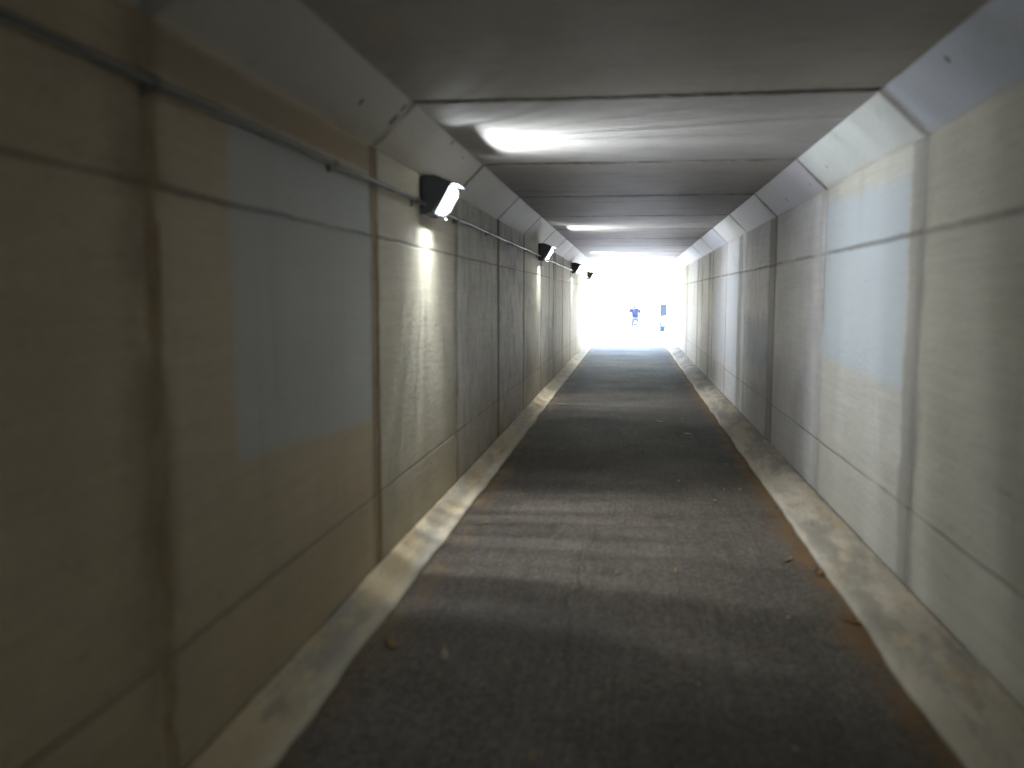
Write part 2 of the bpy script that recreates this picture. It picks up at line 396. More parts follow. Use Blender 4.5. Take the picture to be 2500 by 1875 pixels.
for nm, A, B, mat, lab, key in SECTIONS:
    bm, tl, gl = new_shell()
    for i in range(NSEG):
        t, g = TINT.get(key, {}).get(i, (jit(DEF[key], .09), .25 if key in 'LR' else 0))
        if key == 'HR': t = jit({7: (.58, .60, .59), 8: (.46, .45, .50), 9: (.48, .47, .51), 10: (.62, .62, .61)}.get(i, DEF['HR']), .02)
        if key == 'C' and i < 7: t = jit((.36, .325, .275), .03)
        if key == 'C' and i == 7: t = (.42, .405, .385)
        if key == 'C' and i >= 8: t = jit((.41, .385, .36), .05)
        rg = .010 if key == 'C' else (.0 if i in (5, 6) else .004)
        panel(bm, tl, gl, A, B, JOINTS[i] + GAP, JOINTS[i + 1] - GAP, t, g, ragged=rg, seed=i, thick=.24,
              du=.09 if key in 'LRC' else .07)
    part = link(nm, bm, mat, tunnel, label=lab)
    # joint filler strips, recessed in the gaps between the panels
    A3, B3 = Vector((A[0], 0, A[1])), Vector((B[0], 0, B[1])); d = B3 - A3; u = d.normalized()
    n = Vector((-u.z, 0, u.x))
    if n.dot(Vector((0, 0, 1.2)) - (A3 + B3) / 2) < 0: n = -n
    for i in range(1, NSEG):
        fb = bmesh.new(); seg = max(3, int(d.length / .08)); hw = GAP + .022
        rows = []
        for j in range(seg + 1):
            p = A3 + d * (j / seg); r = (-.001 if i == 6 else .002 if i == 7 and key == 'L' else .004 if key[0] == 'H' else .009) + .003 * nz(p.x, JOINTS[i], p.z, 14, i)
            pr = p - n * r; pb = p - n * .16
            rows.append([fb.verts.new((q.x, JOINTS[i] + s * hw, q.z)) for q, s in ((pr, -1), (pr, 1), (pb, 1), (pb, -1))])
        for a, b in zip(rows, rows[1:]):
            for k in range(4): fb.faces.new((a[k], a[(k + 1) % 4], b[(k + 1) % 4], b[k]))
        fb.faces.new(rows[0]); fb.faces.new(rows[-1][::-1])
        bmesh.ops.recalc_face_normals(fb, faces=fb.faces)
        if key == 'L': mk = {6: 'mud', 7: 'brown', 8: 'lime', 9: 'dark', 10: 'dark'}.get(i, 'dark' if i % 3 else 'grey')
        elif key == 'R': mk = {7: 'grey', 8: 'lime', 9: 'dark', 10: 'grey'}.get(i, 'grey' if i % 2 else 'dark')
        else: mk = 'dark' if key == 'C' or i >= 8 else 'grey'
        link('joint_filler', fb, m_fill[mk], part)
# outer shell: unseen slabs added to keep daylight out of the joints
bm = bmesh.new()
y0, y1 = Y0 + .01, YEND - .30
o, i_ = .245, .50
for (cx, cz, sx, sz) in ((-W - o - .15, 1.2, .3, 3.2), (W + o + .15, 1.2, .3, 3.2), (0, HC + o + .18, 2 * (W + .55), .3)):
    box(bm, (cx, (y0 + y1) / 2, cz), (sx, y1 - y0, sz))
link('unseen_outer_shell', bm, plain('leak_block', (.25, .24, .22), .9), tunnel)
# portal head walls at both mouths
m_port = plain('portal_concrete', (.42, .40, .36), .8, var=.4, scale=4)
for yy in (Y0, YEND):
    bm = bmesh.new(); t = .3; sg = 1 if yy > 0 else -1; yc = yy + sg * .005 - sg * t / 2 + sg * t
    box(bm, (0, yc, HC + .55), (2 * W + 1.4, t, 1.0), .02)
    for sx in (-1, 1): box(bm, (sx * (W + .36), yc, 1.0), (.66, t, 2.096), .02)
    link('portal_wall', bm, m_port, tunnel)

# ------------------------------------------------------------------ kerbs
def kerb(side):
    sx = -1 if side == 'left' else 1
    e0 = 1.131 if side == 'left' else 1.034
    bm = bmesh.new(); rows = []
    y = Y0 + .02
    k = 0 if side == 'left' else 5
    while y < YEND:
        w = .016 * nz(0, y, 0, 1.6, k) + .007 * nz(0, y, 0, 5, k + 1)
        up = .010 * nz(0, y, 0, 1.1, k + 2)
        if side == 'left':
            prof = [(e0 + w, -.03), (e0 + w + .004, .022), (e0 + w + .016, .036), (e0 + w * .7 + .045, .040 + up * .5), (e0 + .105, .060 + up),
                    (e0 + .155, .088 + up), (e0 + .172 + w * .2, .100 + up), (W - .006, .104 + up * .5), (W - .004, -.03)]
        else:
            prof = [(e0 + w, -.03), (e0 + w + .004, .024), (e0 + w + .018, .040), (e0 + w * .8 + .060, .050 + up * .5), (e0 + .125, .074 + up),
                    (e0 + .185 + w * .5, .096 + up), (e0 + .200 + w * .5, .094 + up), (W - .022, .102 + up * .4), (W - .005, .098), (W - .004, -.03)]
        rows.append([bm.verts.new((sx * (px + .0035 * nz(px, y, pz, 11, 9)), y, pz + (.004 * nz(px, y, pz, 8, 4) if 0 < j < len(prof) - 2 else 0)))
                     for j, (px, pz) in enumerate(prof)])
        y += .045
    for a, b in zip(rows, rows[1:]):
        for j in range(len(a)):
            q = (a[j], a[(j + 1) % len(a)], b[(j + 1) % len(a)], b[j])
            bm.faces.new(q)
    bm.faces.new(rows[0]); bm.faces.new(rows[-1])
    bmesh.ops.recalc_face_normals(bm, faces=bm.faces)
    return link('kerb', bm, kerb_material(side), smooth=True)
tag(kerb('left'), 'sloped beige concrete kerb along the left wall under the lamps', 'kerb', 'kerbs along the path')
tag(kerb('right'), 'mottled grey kerb along the right wall beside orange leaf dirt', 'kerb', 'kerbs along the path')

# ------------------------------------------------------------------ path, ground
def sheet(name, xs, ys, zf, mat):
    bm = bmesh.new()
    g = [[bm.verts.new((x, y, zf(x, y))) for x in xs] for y in ys]
    for a, b in zip(g, g[1:]):
        for i in range(len(a) - 1): bm.faces.new((a[i], a[i + 1], b[i + 1], b[i]))
    o = link(name, bm, mat, smooth=True); o['kind'] = 'structure'; return o
ys = [Y0 + i * .15 for i in range(int((YEND + .32 - Y0) / .15))] + [YEND + .32]
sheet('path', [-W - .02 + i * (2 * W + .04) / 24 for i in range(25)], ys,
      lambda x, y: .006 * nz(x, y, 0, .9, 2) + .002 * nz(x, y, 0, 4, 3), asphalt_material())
m_out = plain('pale_paving', (.30, .31, .34), .85, var=.3, scale=5)
sheet('outer_path', [-1.8 + i * .3 for i in range(13)], [YEND + .32 + i * 1.0 for i in range(70)], lambda x, y: ground_z(y) + .004, m_out)
sheet('outer_path', [-1.6 + i * .4 for i in range(9)], [Y0 - 40 + i * 1.0 for i in range(40)] + [Y0 - .32], lambda x, y: .004, m_out)
def terrain(x, y):
    z = ground_z(y) - .02
    # embankment that carries the road over the tunnel
    yc = (Y0 + YEND) / 2; half = (YEND - Y0) / 2
    dy = abs(y - yc) - half
    if dy < -.3: 
        h = 3.9
        if abs(x) < 2.05: return z - .12 if True else 0
        return z + h if abs(x) > 2.3 else z
    h = max(0, abs(x) - 2.4) * .45 * max(0, 1 - max(0, dy) / 14)
    return z + min(3.6, h) + .05 * nz(x, y, 0, .5)
def grass_material():
    s = NT('grass')
    c = s.mix(s.noise((.6, .6, .6), 6, .7, lo=.35, hi=.65), (.11, .13, .07), (.15, .15, .10))
    return s.fin(c, .9, s.noise((20, 20, 20), 4), .03, 1)
gx = sorted(set([-400, -200, -90, -50, -30, -20, -15, -11, -8, -6, -4.5, -3.5, -2.8, -2.4, -2.3, -2.06, -2.04, -1.2, 0, 1.2, 2.04, 2.06, 2.3, 2.4, 2.8, 3.5, 4.5, 6, 8, 11, 15, 20, 30, 50, 90, 200, 400]))
gy = sorted(set([-400, -200, -90, -60, -45, -35, -28, -22, -18, -15, -12, Y0 - .3, Y0 + .4, 0, 5, 10, 15, 20, YEND - .4, YEND + .3] +
                [YEND + 1 + i * 1.5 for i in range(32)] + [80, 95, 120, 160, 250, 400, 800]))
gobj = sheet('ground', gx, gy, terrain, grass_material())
# earth fill over the tunnel (road embankment)
bm = bmesh.new()
yc = (Y0 + YEND) / 2
box(bm, (0, yc, HC + 1.15), (60, YEND - Y0 - .1, 1.1))
fill = link('embankment', bm, bpy.data.materials['grass']); fill['kind'] = 'structure'

# ------------------------------------------------------------------ lamps
m_house = plain('bronze_housing', (.009, .010, .014), .45, 0, .3)
m_bolt = plain('zinc', (.5, .5, .5), .4, .9)
def lens_material():
    s = NT('lamp_lens')
    s.put(s.b.inputs['Base Color'], (.8, .85, .9)); s.put(s.b.inputs['Roughness'], .25)
    s.put(s.b.inputs['Emission Color'], (.86, .94, 1.0))
    rib = s.math('ADD', .75, s.math('MULTIPLY', s.math('SINE', s.math('MULTIPLY', s.y, 2 * PI / .028)), .25))
    s.put(s.b.inputs['Emission Strength'], s.math('MULTIPLY', rib, LENS_E))
    return s.m
LENS_E = .12
m_lens = lens_material()
LEN = .34
# section of the lamp in (x from wall, z) ; origin of the lamp at the wall, z = 2.0
top_back, top_front, lens_top, lens_bot, bot_back = (.012, .243), (.098, .238), (.196, .186), (.092, .004), (.012, .000)
def prism(bm, prof, y0, y1, bev=0.0):
    a = [bm.verts.new((x, y0, z)) for x, z in prof]; b = [bm.verts.new((x, y1, z)) for x, z in prof]
    n = len(prof); fs = [bm.faces.new(a), bm.faces.new(b[::-1])]
    for k in range(n): fs.append(bm.faces.new((a[k], b[k], b[(k + 1) % n], a[(k + 1) % n])))
    bmesh.ops.recalc_face_normals(bm, faces=fs)
    if bev:
        es = list({e for f in fs for e in f.edges})
        bmesh.ops.bevel(bm, geom=es, offset=bev, segments=3, profile=.7, affect='EDGES')
light_data = bpy.data.lights.new('lamp_light', 'POINT')
light_data.energy = 5.4; light_data.shadow_soft_size = .022; light_data.color = (.90, .96, 1.0)
# photometric pattern of the prismatic lens: beams fan out in planes across the lamp
light_data.use_nodes = True
lt = light_data.node_tree; lt.nodes.clear()
lo = lt.nodes.new('ShaderNodeOutputLight'); em = lt.nodes.new('ShaderNodeEmission'); lt.links.new(em.outputs[0], lo.inputs[0])
def lm(op, a, b=0.0, clamp=False):
    n = lt.nodes.new('ShaderNodeMath'); n.operation = op; n.use_clamp = clamp
    for k, v in ((0, a), (1, b)):
        if isinstance(v, bpy.types.NodeSocket): lt.links.new(v, n.inputs[k])
        else: n.inputs[k].default_value = v
    return n.outputs[0]
tcn = lt.nodes.new('ShaderNodeTexCoord'); sep = lt.nodes.new('ShaderNodeSeparateXYZ'); lt.links.new(tcn.outputs['Normal'], sep.inputs[0])
fan = lm('ARCSINE', sep.outputs[1])                              # angle along the tunnel
def lnoise(sc, det, off):
    n1 = lt.nodes.new('ShaderNodeTexNoise'); n1.noise_dimensions = '1D'; n1.inputs['Scale'].default_value = sc; n1.inputs['Detail'].default_value = det
    lt.links.new(lm('ADD', fan, off), n1.inputs['W']); return n1.outputs[0]
def lsm(v, a, b, c=0.0, d=1.0):
    n = lt.nodes.new('ShaderNodeMapRange'); n.interpolation_type = 'SMOOTHSTEP'; lt.links.new(v, n.inputs[0])
    for k, q in enumerate((a, b, c, d)): n.inputs[1 + k].default_value = q
    return n.outputs[0]
broad = lm('MULTIPLY', lsm(sep.outputs[0], -.35, -.02), lsm(sep.outputs[2], .2, -.1))   # floor side: few broad bands
nn = lm('ADD', lm('MULTIPLY', lnoise(14.0, 2.0, 4.0), lm('SUBTRACT', 1.0, broad)), lm('MULTIPLY', lnoise(4.6, 1.2, 4.35), broad))
st = lt.nodes.new('ShaderNodeMapRange'); st.interpolation_type = 'SMOOTHSTEP'
lt.links.new(nn, st.inputs[0]); st.inputs[1].default_value = .36; st.inputs[2].default_value = .62
st.inputs[3].default_value = -.46; st.inputs[4].default_value = .38
core = lm('POWER', lm('COSINE', fan), 3.6)
side = lm('MAXIMUM', lm('SUBTRACT', 1.0, lm('POWER', lm('ABSOLUTE', sep.outputs[0]), 1.5)), lsm(sep.outputs[2], .06, .3, 0, .8))     # the sideways beam is smoother than the up and down ones
pat = lm('ADD', 1.0, lm('MULTIPLY', st.outputs[0], lm('ADD', .05, lm('MULTIPLY', side, .95))))
back = lm('MULTIPLY', lsm(sep.outputs[0], -.55, .15, .26, 1.0), lsm(sep.outputs[2], .1, .8, 1.0, 1.0))
lt.links.new(lm('MULTIPLY', lm('MULTIPLY', pat, back), core), em.inputs['Strength'])

def make_lamp(label):
    root = thing('wall_lamp', label, 'lamp', group='wall lamps along the left wall')
    bm = bmesh.new()
    prism(bm, [top_back, top_front, (lens_top[0], lens_top[1] + .012), (lens_top[0] - .018, lens_top[1] - .018), (lens_bot[0] - .016, lens_bot[1] + .006), bot_back], -LEN / 2, LEN / 2, .012)
    link('housing', bm, m_house, root, smooth=False)
    # lens: shallow ribbed slab following the slanted face
    a = Vector((lens_bot[0], 0, lens_bot[1])); b = Vector((lens_top[0], 0, lens_top[1])); u = (b - a).normalized(); n = Vector((u.z, 0, -u.x))
    Ls = (b - a).length
    bm = bmesh.new(); ny, nu = 61, 14; g = []
    for j in range(ny):
        y = -LEN / 2 + .018 + (LEN - .036) * j / (ny - 1); row = []
        ey = min(j, ny - 1 - j) / 6
        for i in range(nu):
            t = .03 + .94 * i / (nu - 1); et = min(i, nu - 1 - i) / 3
            bulge = .030 * min(1, ey) ** .5 * min(1, et) ** .5 + (.0025 * (1 if j % 4 < 2 else -1) if 2 < j < ny - 3 else 0)
            p = a + u * (t * Ls) + n * (bulge - .016); p.y = y; row.append(bm.verts.new(p))
        g.append(row)
    for r0, r1 in zip(g, g[1:]):
        for i in range(nu - 1): bm.faces.new((r0[i], r0[i + 1], r1[i + 1], r1[i]))
    link('lens', bm, m_lens, root)
    # lip added over the lens to cut its light on the ceiling
    bm = bmesh.new(); tv = Vector((lens_top[0], 0, lens_top[1]))
    prism(bm, [(tv.x - .02, tv.z + .018), (tv.x + .042, tv.z + .002), (tv.x + .042, tv.z - .006), (tv.x - .02, tv.z + .004)], -LEN / 2 + .01, LEN / 2 - .01)
    link('added_visor', bm, m_house, root)
    # frame bars round the lens
    bm = bmesh.new(); q = -.006
    for yy in (-LEN / 2 + .008, LEN / 2 - .008):
        tube(bm, [a + n * q + Vector((0, yy, 0)), b + n * q + Vector((0, yy, 0))], .008, 6)
    tube(bm, [a + n * q + Vector((0, -LEN / 2 + .008, 0)), a + n * q + Vector((0, LEN / 2 - .008, 0))], .008, 6)
    link('lens_frame', bm, m_house, root)
    bm = bmesh.new()
    box(bm, (.006, 0, .12), (.010, LEN - .04, .22))
    link('back_plate', bm, m_house, root)
    for yy in (-.12, .12):
        bm = bmesh.new(); c = a + u * .004 + n * .004
        tube(bm, [(c.x, yy, c.z - .006), (c.x + .012, yy, c.z - .014)], .006, 8)
        link('latch_screw', bm, m_bolt, root)
    lo_ = bpy.data.objects.new('lamp_light', light_data); COL.objects.link(lo_); lo_.parent = root
    p = a + u * (Ls * .5) + n * .024; lo_.location = p
    return root
def copy_tree(o, parent=None):
    c = o.copy(); COL.objects.link(c)
    if parent is not None: c.parent = parent
    for ch in list(o.children): copy_tree(ch, c)
    return c
LAMPY = [5.54, 12.60, 19.75, 26.95]
LAMPL = ['largest and nearest lamp in black housing on the left wall, lens glaring white',
         'second nearest wall lamp, small black housing with slanted white lens',
         'third wall lamp along the left wall, tiny black housing before the last one',
         'farthest wall lamp, tiny black housing right beside the bright tunnel mouth']
proto = make_lamp(LAMPL[0])
for i, y in enumerate(LAMPY):
    l = proto if i == 0 else copy_tree(proto)
    l.location = (-W + .001, y, 2.0); l['label'] = LAMPL[i]

# ------------------------------------------------------------------ conduit
cond = thing('electrical_conduit', 'thin grey metal conduit pipe running between the lamps along the left wall', 'pipe', (0, 0, 0))
m_pipe = plain('galvanised_pipe', (.13, .13, .125), .45, .4, .5)
m_clip = plain('clip_steel', (.07, .065, .06), .5, .5, .3)
PZ, PX = 2.062, -W + .034
edges = sorted(LAMPY); spans = [(Y0 + .3, edges[0])] + list(zip(edges, edges[1:]))
for a, b in spans:
    a2 = a + (LEN / 2 + .002 if a in edges else 0); b2 = b - LEN / 2 - .002
    n = max(2, int((b2 - a2) / .25)); bm = bmesh.new()
    tube(bm, [(PX + .0015 * nz(0, a2 + (b2 - a2) * i / n, 0, 2), a2 + (b2 - a2) * i / n, PZ + .005 * nz(3, a2 + (b2 - a2) * i / n, 0, .8)) for i in range(n + 1)], .0125, 12)
    link('pipe', bm, m_pipe, cond, smooth=True)
    y = b2 - .22
    while y > a2 + .3:
        bm = bmesh.new(); zc = PZ + .005 * nz(3, y, 0, .8)
        tube(bm, [(PX, y - .013, zc), (PX, y + .013, zc)], .0165, 12)
        box(bm, (PX - .017, y, zc - .002), (.032, .024, .014), .002)
        box(bm, (PX - .028, y, zc - .018), (.008, .024, .030), .002)
        link('pipe_clip', bm, m_clip, cond)
        y -= 1.45
    if b - a > 3:
        ym = (a2 + b2) / 2 + .4; bm = bmesh.new()
        tube(bm, [(PX, ym - .035, PZ + .005 * nz(3, ym, 0, .8)), (PX, ym + .035, PZ + .005 * nz(3, ym, 0, .8))], .018, 12)
        link('coupling', bm, m_pipe, cond, smooth=True)

# ------------------------------------------------------------------ litter on the path
def leaf_mesh(L, Wd, curl, seed):
    bm = bmesh.new(); n = 8; r = random.Random(seed); rows = []
    for i in range(n + 1):
        t = i / n; w = Wd * math.sin(PI * min(1, t * .97 + .02)) ** .8 * (1 + r.uniform(-.15, .15)); z = curl * (t - .5) ** 2 * 4
        row = []
        for s in (-1, -.5, 0, .5, 1):
            row.append(bm.verts.new((s * w / 2, (t - .5) * L, .004 + z + abs(s) * curl * .6)))
        rows.append(row)
    for a, b in zip(rows, rows[1:]):
        for k in range(4): bm.faces.new((a[k], a[k + 1], b[k + 1], b[k]))
    bmesh.ops.solidify(bm, geom=bm.faces[:], thickness=.001)
    return bm
m_leaf = [plain('leaf_tan', (.42, .31, .20), .7, var=.5, scale=60), plain('leaf_pale', (.52, .42, .32), .7, var=.4, scale=60), plain('leaf_brown', (.36, .22, .09), .8, var=.5, scale=60)]
def at_floor(px, py):   # photo pixel (2212 wide) to a floor point
    q = PIX(px, py); t = -CAMZ / q.z; return Vector((CAMX + q.x * t, q.y * t, 0))
# camera frame
F = 1900.0
dY = Vector((1361 - 1106, 829.5 - 640, -F)).normalized()     # +Y seen in camera space
ROLL = .0145
uZ = Vector((ROLL, 1, 0)); uZ = (uZ - dY * uZ.dot(dY)).normalized()
dX = dY.cross(uZ)
CM = Matrix((dX, dY, uZ))                                     # camera space to world
def PIX(px, py): return CM @ Vector((px - 1106, 829.5 - py, -F)).normalized()
LEAVES = [ # pixel, length, width, rot, kind, label
 (960, 1418, .11, .036, .25, 1, 'largest pale leaf on the dark asphalt, near the left kerb'),
 (948, 1462, .07, .022, .1, 1, 'narrow pale leaf just nearer than the largest leaf'),
 (1459, 1236, .07, .030, -.1, 0, 'tan leaf lying in the middle of the path'),
 (1334, 1240, .05, .020, .2, 0, 'small tan scrap left of the tan leaf in mid path'),
 (1702, 1212, .09, .030, -.5, 0, 'pale leaf beside the orange dirt at the right kerb'),
 (1598, 1060, .07, .03, -.4, 1, 'small leaf further off by the right kerb'),
 (1425, 912, .10, .06, .6, 1, 'pale scrap in the middle of the far path'),
 (1486, 938, .09, .05, .9, 0, 'pale scrap to the right on the far path'),
 (1212, 874, .13, .07, 1.2, 0, 'tan leaf on the far path by the left kerb'),
 (1150, 1640, .07, .022, .1, 0, 'small faint leaf nearest the viewer on the path'),
 (846, 1395, .09, .045, .5, 2, 'brown leaf against the left kerb'),
 (1044, 1132, .08, .020, -.6, 2, 'dark twig-like leaf left of mid path'),
 (1770, 1240, .10, .045, -.3, 2, 'large orange brown leaf against the right kerb'),
 (1840, 1345, .08, .04, .8, 2, 'curled brown leaf tight against the right kerb nearer the viewer'),
]
for k, (px, py, L, Wd, rz, kd, lab) in enumerate(LEAVES):
    o = link('fallen_leaf', leaf_mesh(L * 1.35, Wd * 1.05, .0025, k), m_leaf[kd], smooth=True)
    p = at_floor(px, py); p.z = .006 * nz(p.x, p.y, 0, .9, 2) + .004; o.location = p; o.rotation_euler = (0, 0, rz)
    tag(o, lab, 'leaf', 'fallen leaves on the path')

rs = random.Random(21)
for k in range(22):
    x = rs.choice([-1, 1]) * rs.uniform(.25, .98) if k % 3 else rs.uniform(-.8, .9); y = rs.uniform(2.6, 13)
    o = link('leaf_scrap', leaf_mesh(rs.uniform(.03, .06), rs.uniform(.010, .018), .0015, 100 + k), m_leaf[k % 3], smooth=True)
    o.location = (x, y, .006 * nz(x, y, 0, .9, 2) + .005); o.rotation_euler = (0, 0, rs.uniform(-.7, .7))
    tag(o, 'tiny dry leaf scrap lying loose on the dark asphalt', 'leaf scrap', 'tiny leaf scraps on the asphalt')

# ------------------------------------------------------------------ outside
SY = 40.0; gz = ground_z(SY)
def out_x(px, y): return CAMX + (PIX(px, 680).x / PIX(px, 680).y) * y
# notice board on a thin post
m_panel = plain('grey_blue_board', (.019, .023, .033), .8, var=.2)
m_post = plain('board_post', (.022, .025, .030), .7, var=.2)
sx = out_x(1432, SY)
b = thing('notice_board', 'grey blue rectangular board on a thin post right of the cyclist', 'sign', (sx, SY, gz))
bm = bmesh.new(); box(bm, (.02, -.03, 1.25), (.31, .03, .54), .01); link('board', bm, m_panel, b)
bm = bmesh.new(); tube(bm, [(-.09, 0, 0), (-.09, 0, 1.53)], .03, 10); link('post', bm, m_post, b)
bm = bmesh.new(); box(bm, (-.03, -.05, .40), (.21, .12, .26), .015); link('post_box', bm, m_panel, b)
bm = bmesh.new(); tube(bm, [(.05, -.03, .28), (.10, -.03, .05), (.11, -.03, 0)], .018, 8); link('brace', bm, m_post, b)
px_ = out_x(1297, 40)
b = thing('bollard', 'thin pale post standing left of the cyclist at the tunnel mouth', 'post', (px_, 40, gz))
bm = bmesh.new(); tube(bm, [(0, 0, 0), (0, 0, 1.25)], .035, 10); link('shaft', bm, plain('pale_post', (.05, .045, .045), .6), b)
bm = bmesh.new(); tube(bm, [(0, 0, 1.25), (0, 0, 1.38)], [.045, .03], 10); link('cap', bm, plain('post_cap', (.015, .015, .015), .6), b)

# cyclist seen from behind
CX = out_x(1372, SY)
bike = thing('bicycle', 'bicycle ridden away from the tunnel by the person in blue', 'bicycle', (CX, SY, gz), .12)
bike.scale = (.93,) * 3
m_tyre = plain('tyre_rubber', (.004, .004, .0045), .8); m_frame = plain('bike_frame', (.012, .013, .018), .5, .1); m_black = plain('black_rubber', (.007, .007, .008), .6)
R = .335
for yy in (-.50, .52):
    bm = bmesh.new(); tube(bm, [(0, yy + R * math.cos(a), R + .012 + R * math.sin(a)) for a in [2 * PI * k / 36 for k in range(36)]], .021, 8, closed=True)
    w = link('wheel', bm, m_tyre, bike, smooth=True)
    bm = bmesh.new(); r2 = R - .03
    tube(bm, [(0, yy + r2 * math.cos(a), R + .012 + r2 * math.sin(a)) for a in [2 * PI * k / 36 for k in range(36)]], .009, 6, closed=True)
    link('rim', bm, m_frame, w, smooth=True)
    bm = bmesh.new()
    for k in range(14):
        a = 2 * PI * k / 14; tube(bm, [(0.02 * (-1) ** k, yy, R + .012), (0, yy + r2 * math.cos(a), R + .012 + r2 * math.sin(a))], .0015, 4)
    tube(bm, [(-.05, yy, R + .012), (.05, yy, R + .012)], .016, 8)
    link('spokes', bm, m_frame, w)
bm = bmesh.new()
bb, st_, hd, hd2, ra, fa = (0, -.05, .29), (0, -.20, .80), (0, .30, .86), (0, .33, .74), (0, -.50, R + .012), (0, .52, R + .012)
for p, q, r in ((bb, st_, .016), (st_, hd, .014), (hd, hd2, .018), (hd2, bb, .018)): tube(bm, [p, q], r, 8)
for s in (-1, 1):
    tube(bm, [(s * .015, -.05, .29), (s * .06, -.50, R + .012)], .009, 6); tube(bm, [(s * .01, -.19, .78), (s * .06, -.50, R + .012)], .008, 6)
    tube(bm, [(s * .045, .34, .72), (s * .05, .52, R + .012)], .011, 6)
link('frame', bm, m_frame, bike)
bm = bmesh.new(); tube(bm, [(0, -.20, .80), (0, -.225, .92)], .013, 8); box(bm, (0, -.19, .895), (.14, .25, .045), .018); link('saddle', bm, m_black, bike)
bm = bmesh.new(); tube(bm, [(0, .30, .86), (0, .34, .98)], .014, 8)
tube(bm, [(-.30, .24, 1.0), (-.25, .32, .99), (0, .36, .98), (.25, .32, .99), (.30, .24, 1.0)], .012, 8); link('handlebar', bm, m_black, bike)
bm = bmesh.new(); tube(bm, [(-.07, -.05, .29), (.07, -.05, .29)], .012, 8)
tube(bm, [(-.075, -.05, .29), (-.075, -.05, .13)], .010, 6); tube(bm, [(.075, -.05, .29), (.075, -.05, .45)], .010, 6)
box(bm, (-.13, -.05, .13), (.10, .08, .02)); box(bm, (.13, -.05, .45), (.10, .08, .02)); link('crank', bm, m_black, bike)

def skin(name, verts, edges_, mat, parent, root=0, lvl=2):
    me = bpy.data.meshes.new(name); me.from_pydata([v[:3] for v in verts], edges_, []); me.materials.append(mat)
    o = bpy.data.objects.new(name, me); COL.objects.link(o); o.parent = parent
    sm = o.modifiers.new('skin', 'SKIN'); sm.use_smooth_shade = True
    for i, v in enumerate(verts):
        r = v[3]; me.skin_vertices[0].data[i].radius = (r, v[4] if len(v) > 4 else r)
        me.skin_vertices[0].data[i].use_root = i == root
    ss = o.modifiers.new('sub', 'SUBSURF'); ss.levels = lvl; ss.render_levels = lvl
    return o
rider = thing('person', 'cyclist in a blue shirt and grey shorts leaning forward on a bicycle', 'person', (CX, SY, gz), .12)
rider.scale = (.93,) * 3
m_skin = plain('skin', (.075, .045, .034), .6, var=.1); m_shirt = plain('blue_shirt', (.0022, .0038, .026), .85, var=.25); m_short = plain('grey_shorts', (.055, .054, .060), .8, var=.1)
m_shoe = plain('dark_shoe', (.006, .006, .007), .6)
V = [(0, -.20, .99, .135, .12), (0, -.10, 1.10, .14, .11), (0, .04, 1.25, .15, .11), (0, .12, 1.34, .13, .10), (0, .18, 1.40, .055), (0, .23, 1.46, .07), (0, .25, 1.53, .098, .092), (0, .26, 1.61, .075),
     # left arm, elbow stuck out ; right arm
     (-.19, .12, 1.34, .062), (-.34, .15, 1.14, .046), (-.30, .25, 1.04, .030), (.19, .12, 1.34, .062), (.28, .16, 1.15, .046), (.29, .25, 1.04, .030),
     # left leg down, right leg up
     (-.10, -.18, .95, .095), (-.12, .10, .62, .062), (-.12, -.04, .36, .052), (-.12, -.10, .17, .038), (-.13, .04, .155, .034),
     (.10, -.18, .95, .095), (.13, .24, .88, .064), (.13, .06, .60, .052), (.125, -.10, .50, .036), (.13, .04, .475, .034)]
E_ = [(0, 1), (1, 2), (2, 3), (3, 4), (4, 5), (5, 6), (6, 7), (3, 8), (8, 9), (9, 10), (3, 11), (11, 12), (12, 13), (0, 14), (14, 15), (15, 16), (16, 17), (17, 18), (0, 19), (19, 20), (20, 21), (21, 22), (22, 23)]
nb = len(V)
for s, base in ((-1, 10), (1, 13)):     # hands closed on the grips: palm, four curled fingers, thumb
    wx, wy, wz = V[base][:3]
    V.append((wx, wy + .045, wz - .012, .026, .018)); pi_ = len(V) - 1; E_.append((base, pi_))
    for k in range(4):
        ox = (k - 1.5) * .019
        V += [(wx + ox, wy + .085 - abs(k - 1.3) * .004, wz - .020, .009), (wx + ox, wy + .095 - abs(k - 1.3) * .004, wz - .048, .008), (wx + ox, wy + .070, wz - .062, .007)]
        j = len(V) - 3; E_ += [(pi_, j), (j, j + 1), (j + 1, j + 2)]
    V += [(wx - s * .035, wy + .04, wz - .03, .010), (wx - s * .038, wy + .065, wz - .055, .008)]
    j = len(V) - 2; E_ += [(pi_, j), (j, j + 1)]
body = skin('body', V, E_, m_skin, rider)
skin('shirt', [(0, -.225, .955, .172, .145), (0, -.10, 1.12, .185, .135), (0, .03, 1.25, .200, .135), (0, .12, 1.35, .165, .12), (0, .165, 1.40, .07),
               (-.20, .11, 1.34, .088), (-.275, .13, 1.235, .076), (.20, .11, 1.34, .088), (.245, .13, 1.235, .076)],
     [(0, 1), (1, 2), (2, 3), (3, 4), (3, 5), (5, 6), (3, 7), (7, 8)], m_shirt, rider)
skin('shorts', [(0, -.20, .99, .155, .140), (0, -.13, 1.05, .120, .10), (-.10, -.18, .95, .115), (-.118, .035, .69, .084), (.10, -.18, .95, .115), (.128, .16, .89, .086)],
     [(0, 1), (0, 2), (2, 3), (0, 4), (4, 5)], m_short, rider)
bm = bmesh.new(); bmesh.ops.create_icosphere(bm, subdivisions=3, radius=1)
for v in list(bm.verts):
    v.co = Vector((v.co.x * .112, v.co.y * .14, v.co.z * .10)) + Vector((0, .25, 1.60))
bmesh.ops.bisect_plane(bm, geom=bm.verts[:] + bm.edges[:] + bm.faces[:], plane_co=(0, .25, 1.575), plane_no=(0, 0, -1), clear_outer=True)
